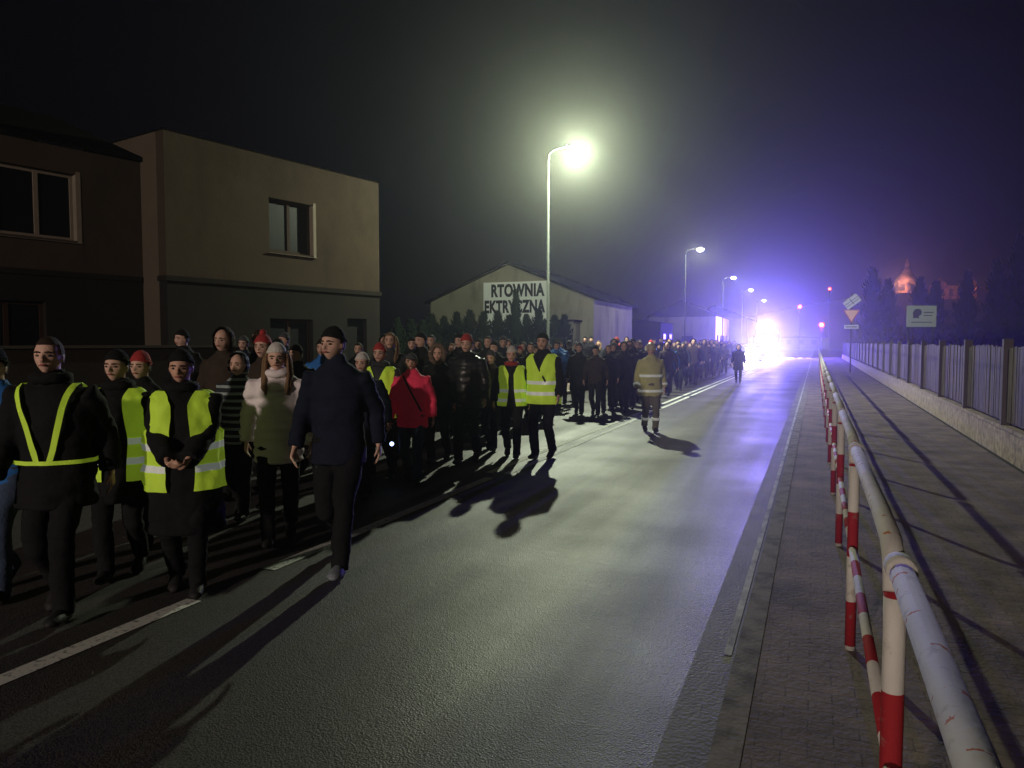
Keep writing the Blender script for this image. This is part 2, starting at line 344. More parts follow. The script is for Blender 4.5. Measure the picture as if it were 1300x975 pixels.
h1=thing('two_storey_house','cream flat-topped two storey house block projecting toward the road, with brown lower storey','house',A,rzA)
w1=rect(341,250,398,318); w2=rect(343,404,398,450); d1=rect(441,404,466,450); d1=(d1[0],d1[1],0,d1[3]); w2=(w2[0],w2[1],1.0,w2[3])
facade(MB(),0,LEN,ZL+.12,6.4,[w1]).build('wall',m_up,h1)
facade(MB(),0,LEN,0,ZL,[w2,d1]).build('wall_base',m_lo,h1)
MB().box(-.05,LEN+.05,-.05,.3,ZL,ZL+.118).build('ledge',m_lo,h1)
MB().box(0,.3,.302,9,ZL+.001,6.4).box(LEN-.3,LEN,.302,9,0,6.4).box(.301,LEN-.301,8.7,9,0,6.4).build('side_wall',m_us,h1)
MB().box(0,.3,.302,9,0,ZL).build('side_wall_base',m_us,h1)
MB().box(-.02,LEN+.02,-.02,9.02,6.401,6.43).build('roof',m_rf,h1)
window(h1,*w1,mf=m_fb,div=1); window(h1,*w2,mf=m_fb,div=1,rev=False)
dd=MB().box(d1[0],d1[1],.15,.22,0,d1[3]).build('door',m_door,h1)
MB().box(d1[0]+.08,d1[0]+.12,.10,.15,1,1.12).build('handle',m_pole,dd)
h2=thing('house_wing','cream house wing at far left with wide white-framed window and dark sloping roof','house',A-nrm*.95,rzA)
w3=rect(-60,194,98,289,.95); w4=rect(-40,405,60,440,.95); w4=(w4[0],w4[1],1.2,min(2.6,w4[3]+.4))
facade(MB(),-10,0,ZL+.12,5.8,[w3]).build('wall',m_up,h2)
facade(MB(),-10,0,0,ZL,[w4]).build('wall_base',m_lo,h2)
MB().box(-10,-.06,-.05,.3,ZL,ZL+.118).build('ledge',m_lo,h2)
MB().box(-10,-9.7,.302,8,0,5.8).box(-9.699,0-.001,7.7,8,0,5.8).build('back_wall',m_up,h2)
MB().poly([(-10.3,-.12,5.802),(-10.3,-.12,5.9),(-10.3,4,7.5),(-10.3,8.4,5.9),(-10.3,8.4,5.802),(-10.3,4,7.35)],(10.29,0,0)).build('roof',m_rf,h2)
window(h2,*w3,div=2); window(h2,*w4,mf=m_fb,div=1,rev=False)
m_gw=M('garden_wall_render',(.030,.024,.021),.95,.25,2,.5,20,spec=.05)
gwp=A+nrm*2.3
gw=thing('garden_wall','low brown garden wall with pale coping in front of the cream houses','wall',gwp,rzA)
MB().box(-12,1.6,0,.22,0,1.55).build('wall',m_gw,gw)
MB().box(-12.02,1.65,-.05,.27,1.552,1.60).build('coping',M('coping_stone',(.06,.05,.042),.9,spec=.1),gw)
# ------------------------------------------------------------------ warehouse with sign
m_wh=grime(M('warehouse_render',(.34,.32,.23),.95,.18,.8,.3,20,spec=.1),(.17,.165,.125),.5,.75,1.0)
m_sg=M('sign_board',(.86,.88,.80),.7,.04,emit=.07,ecol=(.9,1,.85)); m_bk=M('black_letter_paint',(.015,.015,.015),.8,spec=.1)  # slight emission on the sign board stands in for lamp light on it
wo=V((-13.5,47.4,0)); ww=12.0; wl=11
wh=thing('warehouse','pale gabled warehouse with lettered sign board behind the conifers','warehouse',wo)
MB().poly([(-ww,0,0),(0,0,0),(0,0,4.5),(-ww/2,0,6.95),(-ww,0,4.5)],(0,wl,0)).build('wall',m_wh,wh)
for sgn in (0,1):
    x0=0.35 if sgn==0 else -ww-.35
    MB().poly([(x0,-.35,4.38),(-ww/2,-.35,6.96),(-ww/2,-.35,7.12),(x0,-.35,4.54)],(0,wl+.7,0)).build('roof',m_rf,wh)
def wpx(px,py):
    d=ray(px,py); tt=(wo.y-.05)/d.y; P=V((0,0,CH))+d*tt; return P.x-wo.x,P.z
a=wpx(614,359); b=wpx(694,399); bw=b[0]-a[0]; cx=(a[0]+b[0])/2
sg=MB().box(a[0],b[0],-.08,-.02,b[1]-.9,a[1]).build('sign_board',m_sg,wh)
hh=a[1]-b[1]; RX=Matrix.Rotation(R(90),4,'X')
text('RTOWNIA',bw*.84,hh*.40,m_bk,sg,Matrix.Translation((cx+bw*.05,-.10,a[1]-hh*.46))@RX,bold=.045)
text('EKTRYCZNA',bw*.96,hh*.40,m_bk,sg,Matrix.Translation((cx,-.10,a[1]-hh*.95))@RX,bold=.045)
MB().box(-2.6,-.9,-1.6,-.0021,0,3.0).build('porch',m_wh,wh)
MB().box(-2.75,-.75,-1.75,-.003,3.001,3.12).build('porch_roof',m_rf,wh)
def shop(px,zc,w,dpt,h,label,mw,roofh=1.6,name='shop_building'):
    P=W(px,zc); t=thing(name,label,'building',(P.x,P.y,0))
    MB().box(-w,0,0,dpt,0,h).build('wall',mw,t)
    MB().poly([(-w-.3,-.3,h+.002),(.3,-.3,h+.002),(-w/2,-.3,h+roofh)],(0,dpt+.6,0)).build('roof',m_rf,t)
    for k in range(int(dpt//3)):
        o=MB().box(.001,.06,1+k*3,2.3+k*3,1.2,2.5).build('window',m_fb,t); MB().box(.061,.07,1.1+k*3,2.2+k*3,1.3,2.4).build('pane',m_gl,o)
    for k in range(int(w//3)):
        o=MB().box(-w+.8+k*3,-w+2+k*3,-.06,-.001,1.2,2.4).build('window',m_fb,t); MB().box(-w+.9+k*3,-w+1.9+k*3,-.07,-.061,1.3,2.3).build('pane',m_gl,o)
    return t
shop(838,66,7,6,3.4,'low dark shed between the warehouse and the pale shop',m_lo,.5,'shed')
shop(908,84,7.5,14,4.6,'pale low shop with grey roof behind the second street lamp',m_wh,1.8)
shop(948,120,10,18,5.5,'distant brown building left of the blue glow',m_up,2.2)
t_=shop(1052,190,14,10,2.8,'distant low building across the end of the road',m_us,.6)
light('yard_light','POINT',(-5,-3,3.0),500,(.85,.9,1),t_,.3)
# ------------------------------------------------------------------ vegetation
m_cf=M('conifer_foliage',(.010,.018,.008),.95,.5,9,0,spec=.03); m_cb=M('bark',(.03,.025,.02),.95,spec=.1)
def conifer(P,h,r,label,group=None,n=900):
    t=thing('conifer',label,'conifer',P,random.random()*6,group)
    MB().limb([(0,0,0),(0,0,h*.5),(.02,0,h*.95)],[.09*h/3,.05*h/3,.01],8).build('trunk',m_cb,t,True)
    mb=MB()
    for i in range(n):
        u=random.random()**.8; z=h*(.04+.96*u); prof=(1-u)**.6*(.75+.25*math.sin(u*25+i%3)); rr=r*prof*random.uniform(.35,1.08); th=random.random()*6.283
        c=V((rr*math.cos(th),rr*math.sin(th),z)); s=.12*h/3*random.uniform(.6,1.5)
        up=V((math.cos(th)*.5,math.sin(th)*.5,1)).normalized(); sd=V((-math.sin(th)+random.uniform(-.6,.6),math.cos(th)+random.uniform(-.6,.6),random.uniform(-.3,.3))).normalized()
        i0=len(mb.v); mb.v+=[c-sd*s*.4,c+sd*s*.4,c+up*s*1.5]; mb.f.append((i0,i0+1,i0+2))
    mb.build('crown',m_cf,t); return t
random.seed(11)
conifer(W(655,38),4.1,.45,'tall narrow conifer in front of the white lettered sign',None,1800)
for i,px in enumerate((548,564,580,597,614,632,646,668,684,704,716)):
    zc=40+random.uniform(-1.5,1.5); hgt=random.uniform(2.8,3.5)*(.9 if px>690 else 1)
    conifer(W(px,zc),hgt,1.15,'dark bushy conifer in the row before the warehouse','conifers in a row before the warehouse',1300)
for i,px in enumerate((505,522,537)):
    conifer(W(px,33+i),2.6,1.1,'dark shrub between the cream house and the conifers','shrubs beside the cream house')
for i,(px,h_) in enumerate(((1105,9.5),(1125,8.5),(1165,9),(1185,8),(1225,9.5),(1262,11),(1290,13))):
    conifer(W(px,118+i%3*5),h_*1.35,3.2,'dark tree silhouette far behind the right fence','dark trees far behind the right fence',1100)
# ------------------------------------------------------------------ signs and signals at right
sp=thing('road_sign_post','sign post with tilted striped plate, inverted triangle and small plate by the fence','road sign',(1.75,45,0))
MB().limb([(0,0,0),(0,0,4.3)],.035,10).build('post',m_pole,sp,True)
m_sw=M('sign_white',(.6,.62,.65),.6,emit=.05,ecol=(.7,.78,1)); m_so=M('sign_red',(.55,.14,.06),.6,emit=.04,ecol=(.9,.3,.1)); m_sy=M('sign_yellow',(.7,.45,.22),.6,emit=.12,ecol=(.95,.55,.3))  # unlit plates emit weakly, reflected light put into the material
zt=hz(1080,401,(1.75,45))
pl=MB().poly([(-.42,-.05,zt+.33),(.42,-.05,zt+.33),(0,-.05,zt-.38)],(0,.01,0)).build('yield_plate',m_so,sp)
MB().poly([(-.34,-.06,zt+.29),(.34,-.06,zt+.29),(0,-.06,zt-.29)],(0,.008,0)).build('yield_face',m_sy,pl)
z2=hz(1080,383,(1.75,45)); mt=Matrix.Translation((0,-.06,z2))@Matrix.Rotation(R(-38),4,'Y')
m_gyb=M('grey_bar',(.16,.17,.2),.7)
pl=MB().box(-.42,.42,-.01,.0,-.24,.24,mt).build('striped_plate',m_sw,sp)
MB().box(-.40,.40,-.02,-.011,.03,.06,mt).box(-.40,.40,-.02,-.011,-.1,-.07,mt).box(-.02,.02,-.021,-.012,-.2,.2,mt).build('plate_bars',m_gyb,pl)
z3=hz(1080,415,(1.75,45)); pl=MB().box(-.36,.36,-.06,-.05,z3-.11,z3+.11).build('small_plate',m_sw,sp)
MB().box(-.28,.28,-.068,-.061,z3-.03,z3+.03).build('plate_text_bar',m_gyb,pl)
P=W(1168,40); bz0=hz(1168,415,P); bz1=hz(1168,388,P)
bb=thing('advertising_board','white board with dark round emblem standing behind the right fence','sign board',P,YAW)
MB().box(-.78,.78,-.03,.03,bz0,bz1).build('board',M('board_face',(.42,.47,.38),.8,.08,emit=.03,ecol=(.8,1,.8)),bb)  # board face emission brightens it in place of lamp light
for s in (-.65,.65): MB().box(s-.04,s+.04,.031,.10,0,bz1-.1).build('post',m_pole,bb)
cz=(bz0+bz1)/2+.08; m_em=M('faded_emblem',(.07,.07,.065),.8)
MB().poly([(-.45,-.04,cz-.2),(-.48,-.04,cz+.1),(-.4,-.04,cz+.26),(-.25,-.04,cz+.32),(-.08,-.04,cz+.28),(.0,-.04,cz+.15),(-.05,-.04,cz+.0),(-.16,-.04,cz-.06),(-.16,-.04,cz-.2),(-.3,-.04,cz-.16)],(0,.009,0)).build('emblem',m_em,bb)
MB().box(.1,.62,-.04,-.031,cz+.1,cz+.15).box(.1,.55,-.04,-.031,cz-.06,cz-.02).box(-.55,.55,-.04,-.031,cz-.42,cz-.38).build('text_bars',m_em,bb)
m_red=glow('red_signal_light',(1,.04,.02),25)
def signal(px,zc,py,label,pw=0):
    P=W(px,zc); z=hz(px,py,P); t=thing('traffic_signal',label,'traffic light',P,0,'traffic lights at the far junction')
    MB().limb([(0,0.1,0),(0,.1,z+.2)],.05,8).build('post',m_pole,t,True)
    MB().box(-.16,.16,-.1,.05,z-.75,z+.25).build('signal_box',m_head,t)
    MB().sphere((0,-.11,z+.05),(.26,.06,.26),nu=12,nv=8).build('red_lens',m_red,t,True)
    for dz in (-.25,-.55): MB().sphere((0,-.11,z+dz),(.1,.04,.1),nu=12,nv=8).build('dark_lens',m_gl,t,True)
    if pw: light('signal_glow','POINT',(0,-.4,z+.05),pw,(1,.05,.02),t,.1)
signal(1042,86,413,'red traffic light right of the road at the far junction',300)
signal(1014,110,390,'high red traffic light over the middle of the far junction')
signal(1051,150,367,'small high red traffic light right of the others at the junction')
# ------------------------------------------------------------------ hill with floodlit monuments
m_hl=M('hill_grass',(.010,.011,.008),.95,.4,.2,spec=.05)
mb=MB(); n=24
hc=W(1215,260)
for i in range(n+1):
    for j in range(n+1):
        u=i/n*2-1; v=j/n*2-1; r=min(1,math.hypot(u,v)); z=21*(.5+.5*math.cos(math.pi*r))+(1-r)*1.5*noise.noise(V((u*4,v*4,0)))
        mb.v.append(V((hc.x+u*150,hc.y+v*90,z-.5)))
for i in range(n):
    for j in range(n): a0=i*(n+1)+j; mb.f.append((a0,a0+n+1,a0+n+2,a0+1))
struct(mb.build('hill',m_hl,None,True))
m_st=grime(M('lit_stone',(.5,.33,.2),.9,.5,.5,.5,3,spec=.1),(.05,.03,.02),.42,.62,.6,(1,1,1))
P=W(1148,235); tz=17
ct=thing('church_tower','floodlit church tower with domed cap on the distant hill','church tower',(P.x,P.y,tz))
MB().limb([(0,0,0),(0,0,3.2),(0,0,3.5)],[3.4,3.3,3.6],8).build('tower_wall',m_st,ct)
dm=MB().limb([(0,0,3.5),(0,0,4.6),(0,0,6),(0,0,7.3),(0,0,8)],[3.3,2.9,1.9,1.0,.6],12).build('dome',m_st,ct,True)
MB().limb([(0,0,8),(0,0,9),(0,0,9.1),(0,0,11)],[.7,.6,.75,.05],8).build('lantern_spire',m_st,dm)
for a_ in range(8):
    th=a_*math.pi/4+.39; mt=Matrix.Rotation(th,4,'Z'); MB().box(3.1,3.35,-.5,.5,.8,2.6,mt).build('window',m_gl,ct)
light('floodlight','POINT',(-3,-7,2.5),3000,(1,.42,.26),ct,.3)
P=W(1206,235)
ch=thing('hilltop_church','floodlit orange stone church with twin gables on the distant hill','church',(P.x,P.y,tz))
MB().box(-6.5,6.5,0,8,-2,2.4).build('wall',m_st,ch)
MB().poly([(-6.5,-.2,2.4),(-1,-.2,2.4),(-3.4,-.2,5)],(0,8,0)).poly([(2.2,-.2,2.4),(6.6,-.2,2.4),(4.3,-.2,7.5)],(0,5,0)).build('gable',m_st,ch)
for x in (-5.2,-2.8,-.4,2.0,4.4): MB().box(x-.5,x+.5,-.26,-.21,-.8,1.4).build('window',m_gl,ch)
light('floodlight','POINT',(4.8,-2,.5),420,(1,.28,.07),ch,.3); light('floodlight','POINT',(-4,-2.2,-.8),200,(1,.28,.07),ch,.3)
# ------------------------------------------------------------------ vehicles
m_vr=M('fire_engine_red',(.4,.02,.02),.35,.1,3,0); m_vw=M('car_paint_silver',(.25,.26,.28),.35,.1,3,0); m_ty=M('rubber',(.02,.02,.02),.8)
m_hlg=glow('headlight_glow',(1,.94,.92),260); m_blu=glow('blue_beacon_glow',(.06,.08,1),80)
fp=W(972,84)
fe=thing('fire_engine','red fire engine with flashing blue roof beacons following the crowd','fire engine',(fp.x,fp.y,0))
MB().box(-1.2,1.2,0,2.0,.55,1.75).poly([(-1.2,0,1.75),(-1.2,2,1.75),(-1.2,2,2.75),(-1.2,.25,2.75)],(2.4,0,0)).build('cab',m_vr,fe)
MB().box(-1.22,1.22,2.05,7.2,.6,3.05).build('body',m_vr,fe)
MB().poly([(-1.05,-.02,1.8),(-1.05,.18,2.6),(-1.05,.16,2.6),(-1.05,-.04,1.8)],(2.1,0,0)).build('windscreen',m_gl,fe)
MB().box(-1.22,1.22,-.18,-.002,.45,.85).build('bumper',m_vw,fe)
MB().box(-.7,.7,-.05,-.003,.95,1.4).build('grille',m_head,fe)
for s in (-1,1):
    MB().sphere((s*.92,-.19,.78),(.22,.08,.19),nu=12,nv=8).build('headlight',m_hlg,fe,True)
    for yy in (1.0,5.6): MB().limb([(s*.9,yy,.5),(s*1.19,yy,.5)],.5,20,(0,1,0)).build('wheel',m_ty,fe,True)
    MB().box(s*1.24,s*1.46,-.05,.02,1.7,2.3).build('mirror',m_head,fe)
    MB().limb([(s*.75,.6,2.76),(s*.75,.6,2.9),(s*.75,.6,3.05)],[.2,.2,.13],12).build('beacon',m_blu,fe,True)
MB().box(-.5,.5,.45,.75,2.76,2.86).build('light_bar',m_vw,fe)
light('beacon_light','POINT',(0,.7,3.45),72000,(.12,.075,1),fe,.25)
light('cab_front_wash','POINT',(0,-1.6,1.9),12,(1,.4,.4),fe,.3)
light('headlight_beam','SPOT',(.9,-.4,.75),7000,(1,.88,.84),fe,.1,(R(85),0,R(184)),R(60),.9)
cp=W(952,66)
ca=thing('escort_car','silver car with headlights on driving ahead of the fire engine','car',(cp.x,cp.y,0))
prof=[(0,.3),(0,.62),(.12,.78),(1.0,.92),(1.7,1.42),(3.0,1.45),(3.8,1.0),(4.3,.92),(4.35,.35)]
MB().poly([(-.85,y,z) for y,z in prof],(1.7,0,0)).build('body',m_vw,ca)
MB().poly([(-.7,1.02,.96),(-.7,1.66,1.39),(-.7,1.62,1.41),(-.7,.98,.98)],(1.4,0,0)).build('windscreen',m_gl,ca)
for s in (-1,1):
    MB().sphere((s*.62,-.03,.66),(.2,.07,.15),nu=12,nv=8).build('headlight',m_hlg,ca,True)
    for yy in (.8,3.5): MB().limb([(s*.66,yy,.31),(s*.87,yy,.31)],.31,20,(0,1,0)).build('wheel',m_ty,ca,True)
MB().limb([(.0,2.3,1.46),(0,2.3,1.6)],[.12,.09],12).build('beacon',m_blu,ca,True)
light('headlight_beam','SPOT',(.0,-.4,.7),7000,(1,.88,.84),ca,.1,(R(85),0,R(184)),R(60),.9)
# ------------------------------------------------------------------ people
SK=[M('skin_fair',(.62,.38,.29),.6,.1,9,.05),M('skin_warm',(.54,.31,.22),.6,.1,9,.05)]
m_eye=M('eye_dark',(.03,.025,.02),.3,.1,1,0); m_lip=M('lip',(.3,.09,.08),.6,.1,1,0); m_br=M('eyebrow',(.05,.03,.02),.9)
def cl(n,c,r=.9,v=.4,s=8,b=.6,bs=25,sp=.15): return M(n,c,r,v,s,b,bs,spec=sp)
m_blk=cl('black_cloth',(.010,.010,.011)); m_nav=cl('navy_cloth',(.010,.013,.026)); m_gry=cl('grey_cloth',(.04,.04,.045))
m_brn=cl('brown_cloth',(.04,.028,.02)); m_jean=cl('denim',(.05,.07,.12),.9,.3,12,.4,60); m_shoe=cl('dark_shoe',(.02,.02,.02),.6); m_shl=cl('grey_trainer',(.20,.22,.25),.7,.6,60)
m_rdj=M('red_jacket',(.85,.05,.12),.7,.2,6,.6,25,emit=.02,ecol=(1,.03,.08),spec=.15); m_wtj=cl('white_jacket',(.82,.72,.74),.8,.12,8); m_blj=cl('blue_jacket',(.03,.14,.42),.7,.2,6)  # red jacket glows slightly, front lighting put into its emission
m_lea=M('black_leather',(.010,.010,.012),.38,.3,8,.5,18); m_ffs=cl('firefighter_suit',(.50,.49,.20),.85,.25,7); m_fft=cl('firefighter_trousers',(.16,.15,.10),.85,.25,7)
m_hv=M('hi_vis_yellow',(.50,.72,.05),.7,.15,6,.4,22,emit=.12,ecol=(.55,.80,.05)); m_rt=M('reflective_tape',(.75,.77,.74),.4,.1,8,.1,40,emit=.09,ecol=(.9,1,.9))  # vest and tape emit faintly in place of retroreflected light
m_hrd=M('red_knit',(.36,.03,.03),.9,.3,30,.8,90); m_hbk=M('black_knit',(.012,.012,.012),.95,.3,30,.8,90,spec=.1); m_hwh=M('white_knit',(.6,.56,.52),.9,.2,30,.8,90); m_hgr=M('grey_knit',(.07,.07,.075),.9,.2,30,.8,90,spec=.1)
m_blond=M('fair_hair',(.20,.12,.065),.8,.4,40,.8,120,spec=.2); m_bhair=M('brown_hair',(.03,.018,.012),.8,.4,40,.8,120,spec=.2); m_fur=M('fur_trim',(.14,.10,.075),1,.5,30,1,90,spec=.1)
m_kn=stripes('striped_knit',(.025,.03,.035),(.28,.32,.32),2,.075,.62,.9); m_hel=M('helmet_shell',(.45,.40,.30),.4)
def ik(a,c,l1,l2,pole):
    a=V(a);c=V(c); d=c-a; L_=min(d.length,(l1+l2)*.999); c=a+d.normalized()*L_
    x=(l1*l1-l2*l2+L_*L_)/(2*L_); h=math.sqrt(max(0,l1*l1-x*x)); u=(c-a).normalized(); p=V(pole); p=(p-u*p.dot(u)).normalized()
    return a+u*x+p*h,c
TOR=[(.40,.235,.185),(.55,.23,.18),(.78,.205,.158),(.92,.20,.150),(1.06,.185,.135),(1.2,.198,.142),(1.32,.212,.145),(1.40,.200,.130),(1.45,.165,.110),(1.49,.110,.085),(1.53,.066,.066)]
def torr(z,k=1.0):
    for a,b in zip(TOR,TOR[1:]):
        if a[0]<=z<=b[0]:
            f=(z-a[0])/(b[0]-a[0]); q=1+(k-1)*max(0,min(1,(1.5-z)/.12)); return (a[1]+(b[1]-a[1])*f)*q,(a[2]+(b[2]-a[2])*f)*q
    return (TOR[0][1],TOR[0][2]) if z<.4 else TOR[-1][1:]
def hand(mb,w,d,n,sgn,curl=.5):
    d=d.normalized(); n=(n-d*n.dot(d)).normalized(); s=d.cross(n)
    mb.limb([w-d*.02,w+d*.02,w+d*.06,w+d*.092],[(.026,.02),(.034,.017),(.041,.016),(.039,.012)],10,s)
    for k,(o,l) in enumerate(((-.030,.072),(-.010,.082),(.010,.077),(.029,.060))):
        p=w+d*.085+s*o; dd=d+s*o*1.5; dd.normalize(); pts=[p-dd*.02]; a=0; rr=[.0088]
        for j,f in enumerate((.45,.32,.23)):
            a+=curl*(.6 if j==0 else .8)+.05*k; q=dd*math.cos(a)+n*math.sin(a); pts.append(pts[-1]+q*(l*f+(.02 if j==0 else 0))); rr.append(.0088-.001*(j+1))
        mb.limb(pts,rr,7,s)
    p=w+d*.02-s*.026; q=(d*.75-s*.6+n*.35).normalized()
    mb.limb([p,p+q*.035,p+q*.035+(d*.9-s*.15+n*.5).normalized()*.05],[.012,.0105,.008],7,n)
def person(P,H,rz,label,o,group=None,fine=.012):
    s=H/1.75
    root=thing('person',label,'person',P,rz,group); root.scale=(s,s,s)
    g=o.get; st=g('st',.4); ld=g('lead',1); k=g('k',1.0); seed=random.random()*50
    lean=g('lean',-.02); hip=.93-.12*st*st; cv=.0165 if fine<.01 else .02
    legs={}
    for sd in (-1,1):
        fr=(sd==ld); ay=-st/2 if fr else st/2; az=.09 if fr or st<.1 else .09+.16*st
        hj=V((sd*.095,0,hip)); ank=V((sd*.085,ay,az)); kn,an=ik(hj,ank,.445,.42,(sd*.05,-1,0)); legs[sd]=(hj,kn,an,fr)
    arms={}
    for sd in (-1,1):
        sh=V((sd*.182,lean,1.40)); tg=g('hand_r' if sd<0 else 'hand_l')
        if tg: tgt=V(tg)
        else:
            sw=(.16 if sd!=ld else -.13)*g('sw',1)*-1; tgt=V((sd*(.25+.03*k),sw+lean,.87+abs(sw)*.2))
        el,wr=ik(sh,tgt,.29,.26,(sd*.35,1,-.1)); arms[sd]=(sh,el,wr)
    hc=V((g('hx',0),lean*1.6-.02,1.638)); HM=Matrix.Translation(hc)@Matrix.Rotation(g('hyaw',0),4,'Z')@Matrix.Rotation(g('hpit',0),4,'X')
    b=MB()
    def hf(d,q):
        if d.z<0:
            kk=-d.z; q.x*=1-.34*kk**1.6
            if d.y<0: q.y-=.016*kk*(1-abs(d.x))
            else: q.y*=1-.3*kk
        if d.y<-.3:
            e=math.exp(-(((abs(d.x)-.42)/.2)**2+((d.z-.04)/.14)**2)); q.y+=.012*e
            e=math.exp(-((d.z-.26)/.1)**2)*max(0,1-abs(d.x)*1.2); q.y-=.004*e
        return q
    b.sphere((0,0,0),(.076,.095,.116),hf,24,18,HM)
    b.limb([(0,-.086,.022),(0,-.101,-.004),(0,-.114,-.024),(0,-.098,-.035)],[(.008,.008),(.010,.012),(.016,.013),(.012,.008)],8,mat=HM)
    for sd in (-1,1): b.sphere((sd*.077,.008,-.005),(.009,.019,.030),nu=8,nv=6,mat=HM)
    b.limb([(0,lean,1.42),(hc.x*.5,lean,1.5),hc+V((0,.015,-.04))],[.066,.055,.056],12)
    b.limb([(0,0,.86),(0,0,.98),(0,0,1.1),(0,lean,1.28),(0,lean,1.40),(0,lean,1.46)],[(.13,.09),(.135,.09),(.12,.08),(.15,.09),(.14,.08),(.07,.06)],14)
    for sd in (-1,1):
        sh,el,wr=arms[sd]; b.limb([sh+V((-sd*.05,0,0)),sh,(sh+el)/2,el,(el+wr)/2,wr],[.05,.048,.042,.036,.034,.026],10)
        d=(wr-el).normalized(); held=g('hand_r' if sd<0 else 'hand_l')
        hand(b,wr+d*.005,d if held else (d+V((0,0,-.25))).normalized(),V((-sd*.3,.4,.8)) if held else V((-sd,-.15,0)),sd,g('curl',.45))
        hj,kn,an,fr=legs[sd]; b.limb([hj,(hj+kn)/2,kn,(kn+an)/2,an],[.065,.058,.045,.045,.034],10)
    link('body',fuse(b,fine,2,name='body'),g('skin',SK[0]),root)
    for sd in (-1,1):
        MB().sphere((sd*.031,-.078,.004),(.015,.011,.008),nu=10,nv=6,mat=HM).build('eye',m_eye,root,True)
        MB().limb([(sd*.013,-.094,.023),(sd*.032,-.095,.028),(sd*.050,-.084,.022)],.0052,6,mat=HM).build('eyebrow',m_br,root,True)
    MB().limb([(-.026,-.090,-.056),(-.008,-.099,-.053),(.008,-.099,-.053),(.026,-.090,-.056)],[.003,.0075,.0075,.003],6,mat=HM).build('mouth',m_lip,root,True)
    t=MB(); fat=g('fat',1.0)*1.06
    t.limb([(0,0,hip+.13),(0,0,hip+.03),(0,0,hip-.06)],[(.165*fat,.12*fat),(.18*fat,.135*fat),(.155*fat,.12*fat)],14)
    for sd in (-1,1):
        hj,kn,an,fr=legs[sd]
        t.limb([hj+V((0,0,.02)),(hj*.6+kn*.4),kn+V((0,0,.04)),kn-V((0,0,.04)),(kn+an)/2,an+V((0,.01,.0)),an+V((0,.015,-.04))],[.096*fat,.088*fat,.074*fat,.072,.070,.064,.068],12)
    def tf(c): return .009*noise.noise(c*9+V((seed,0,0)))+.006*noise.noise(V((c.x*8,c.y*8,c.z*30+seed)))
    link('trousers',fuse(t,cv,3,tf,'trousers'),g('tr',m_blk),root)
    for sd in (-1,1):
        hj,kn,an,fr=legs[sd]; pit=0 if fr or st<.1 else R(28)*st/.4
        if fr and st>.2: pit=R(-8)
        mt=Matrix.Translation(an)@Matrix.Rotation(pit,4,'X')
        MB().limb([(0,.075,-.05),(0,.06,-.045),(0,0,-.035),(0,-.08,-.048),(0,-.15,-.06),(0,-.19,-.066)],[(.02,.025),(.038,.042),(.043,.052),(.048,.040),(.047,.028),(.02,.014)],12,mat=mt).build('shoe',g('shoe',m_shoe),root,True)
    hem=g('hem',.80); j=MB(); zs=[hem]+[z for z in (.6,.78,.92,1.06,1.2,1.32,1.40,1.45,1.49,1.53) if z>hem+.03]
    pts=[];rd=[]
    for z in zs:
        a,bb=torr(z,k); f=max(0,(z-1.0)/.5); pts.append((0,lean*f,z)); rd.append((a,bb+(st*.08 if z<.8 else 0)))
    j.limb(pts,rd,20)
    j.limb([(0,lean,1.46),(0,lean*1.3,1.52),(hc.x*.5,lean*1.3,1.555)],[.085,.080,.074],14)
    for sd in (-1,1):
        sh,el,wr=arms[sd]; q=g('slv',1.05)*k**.5
        j.limb([sh+V((-sd*.07,0,-.01)),sh,(sh+el)/2,el,(el+wr)/2,wr],[.078*q,.076*q,.070*q,.064*q,.060*q,.052*q],12)
    puff=g('puff',0)
    def jf(c):
        v=.014*noise.noise(c*7+V((seed,3,0)))+.010*noise.noise(V((c.x*9,c.y*9,c.z*24+seed)))
        if puff: v+=puff*(abs(math.sin(c.z*math.pi/.085))-.5)
        return v
    jk=link('jacket',fuse(j,cv,3,jf,'jacket'),g('jk',m_blk),root)
    vw=g('loose',.010)
    def panel(mb,z0,z1,xi,xs,off,front,sd,nc=14,dz=.02):
        nz=max(1,int(round((z1-z0)/dz))); i0=len(mb.v)
        for a_ in range(nz+1):
            z=z0+(z1-z0)*a_/nz; rx,ry=torr(z,k); f=max(0,(z-1.0)/.5)
            t0=math.acos(max(-1,min(1,xi(z)/rx))); t1=math.acos(max(-1,min(1,xs(z)/rx)))
            for c_ in range(nc+1):
                th=t0+(t1-t0)*c_/nc; cx_,sy_=math.cos(th),math.sin(th)*(-1 if front else 1)
                w=vw*noise.noise(V((sd*cx_*3,sy_*3,z*7+seed)))
                mb.v.append(V((sd*(rx+off+w)*cx_,(ry+off+w)*sy_+lean*f,z)))
        for a_ in range(nz):
            for c_ in range(nc):
                q=i0+a_*(nc+1)+c_; mb.f.append((q,q+1,q+nc+2,q+nc+1))
    def side(z): return 9 if z<1.14 else (.178 if z>1.24 else .178+.08*(1.24-z)/.10)
    def band(z0,z1,off,name,m,par):
        mb=MB()
        for sd in (-1,1):
            for fr in (True,False): panel(mb,z0,z1,lambda z:0,side,off,fr,sd,12,.025)
        return mb.build(name,m,par,True)
    vt=g('vest')
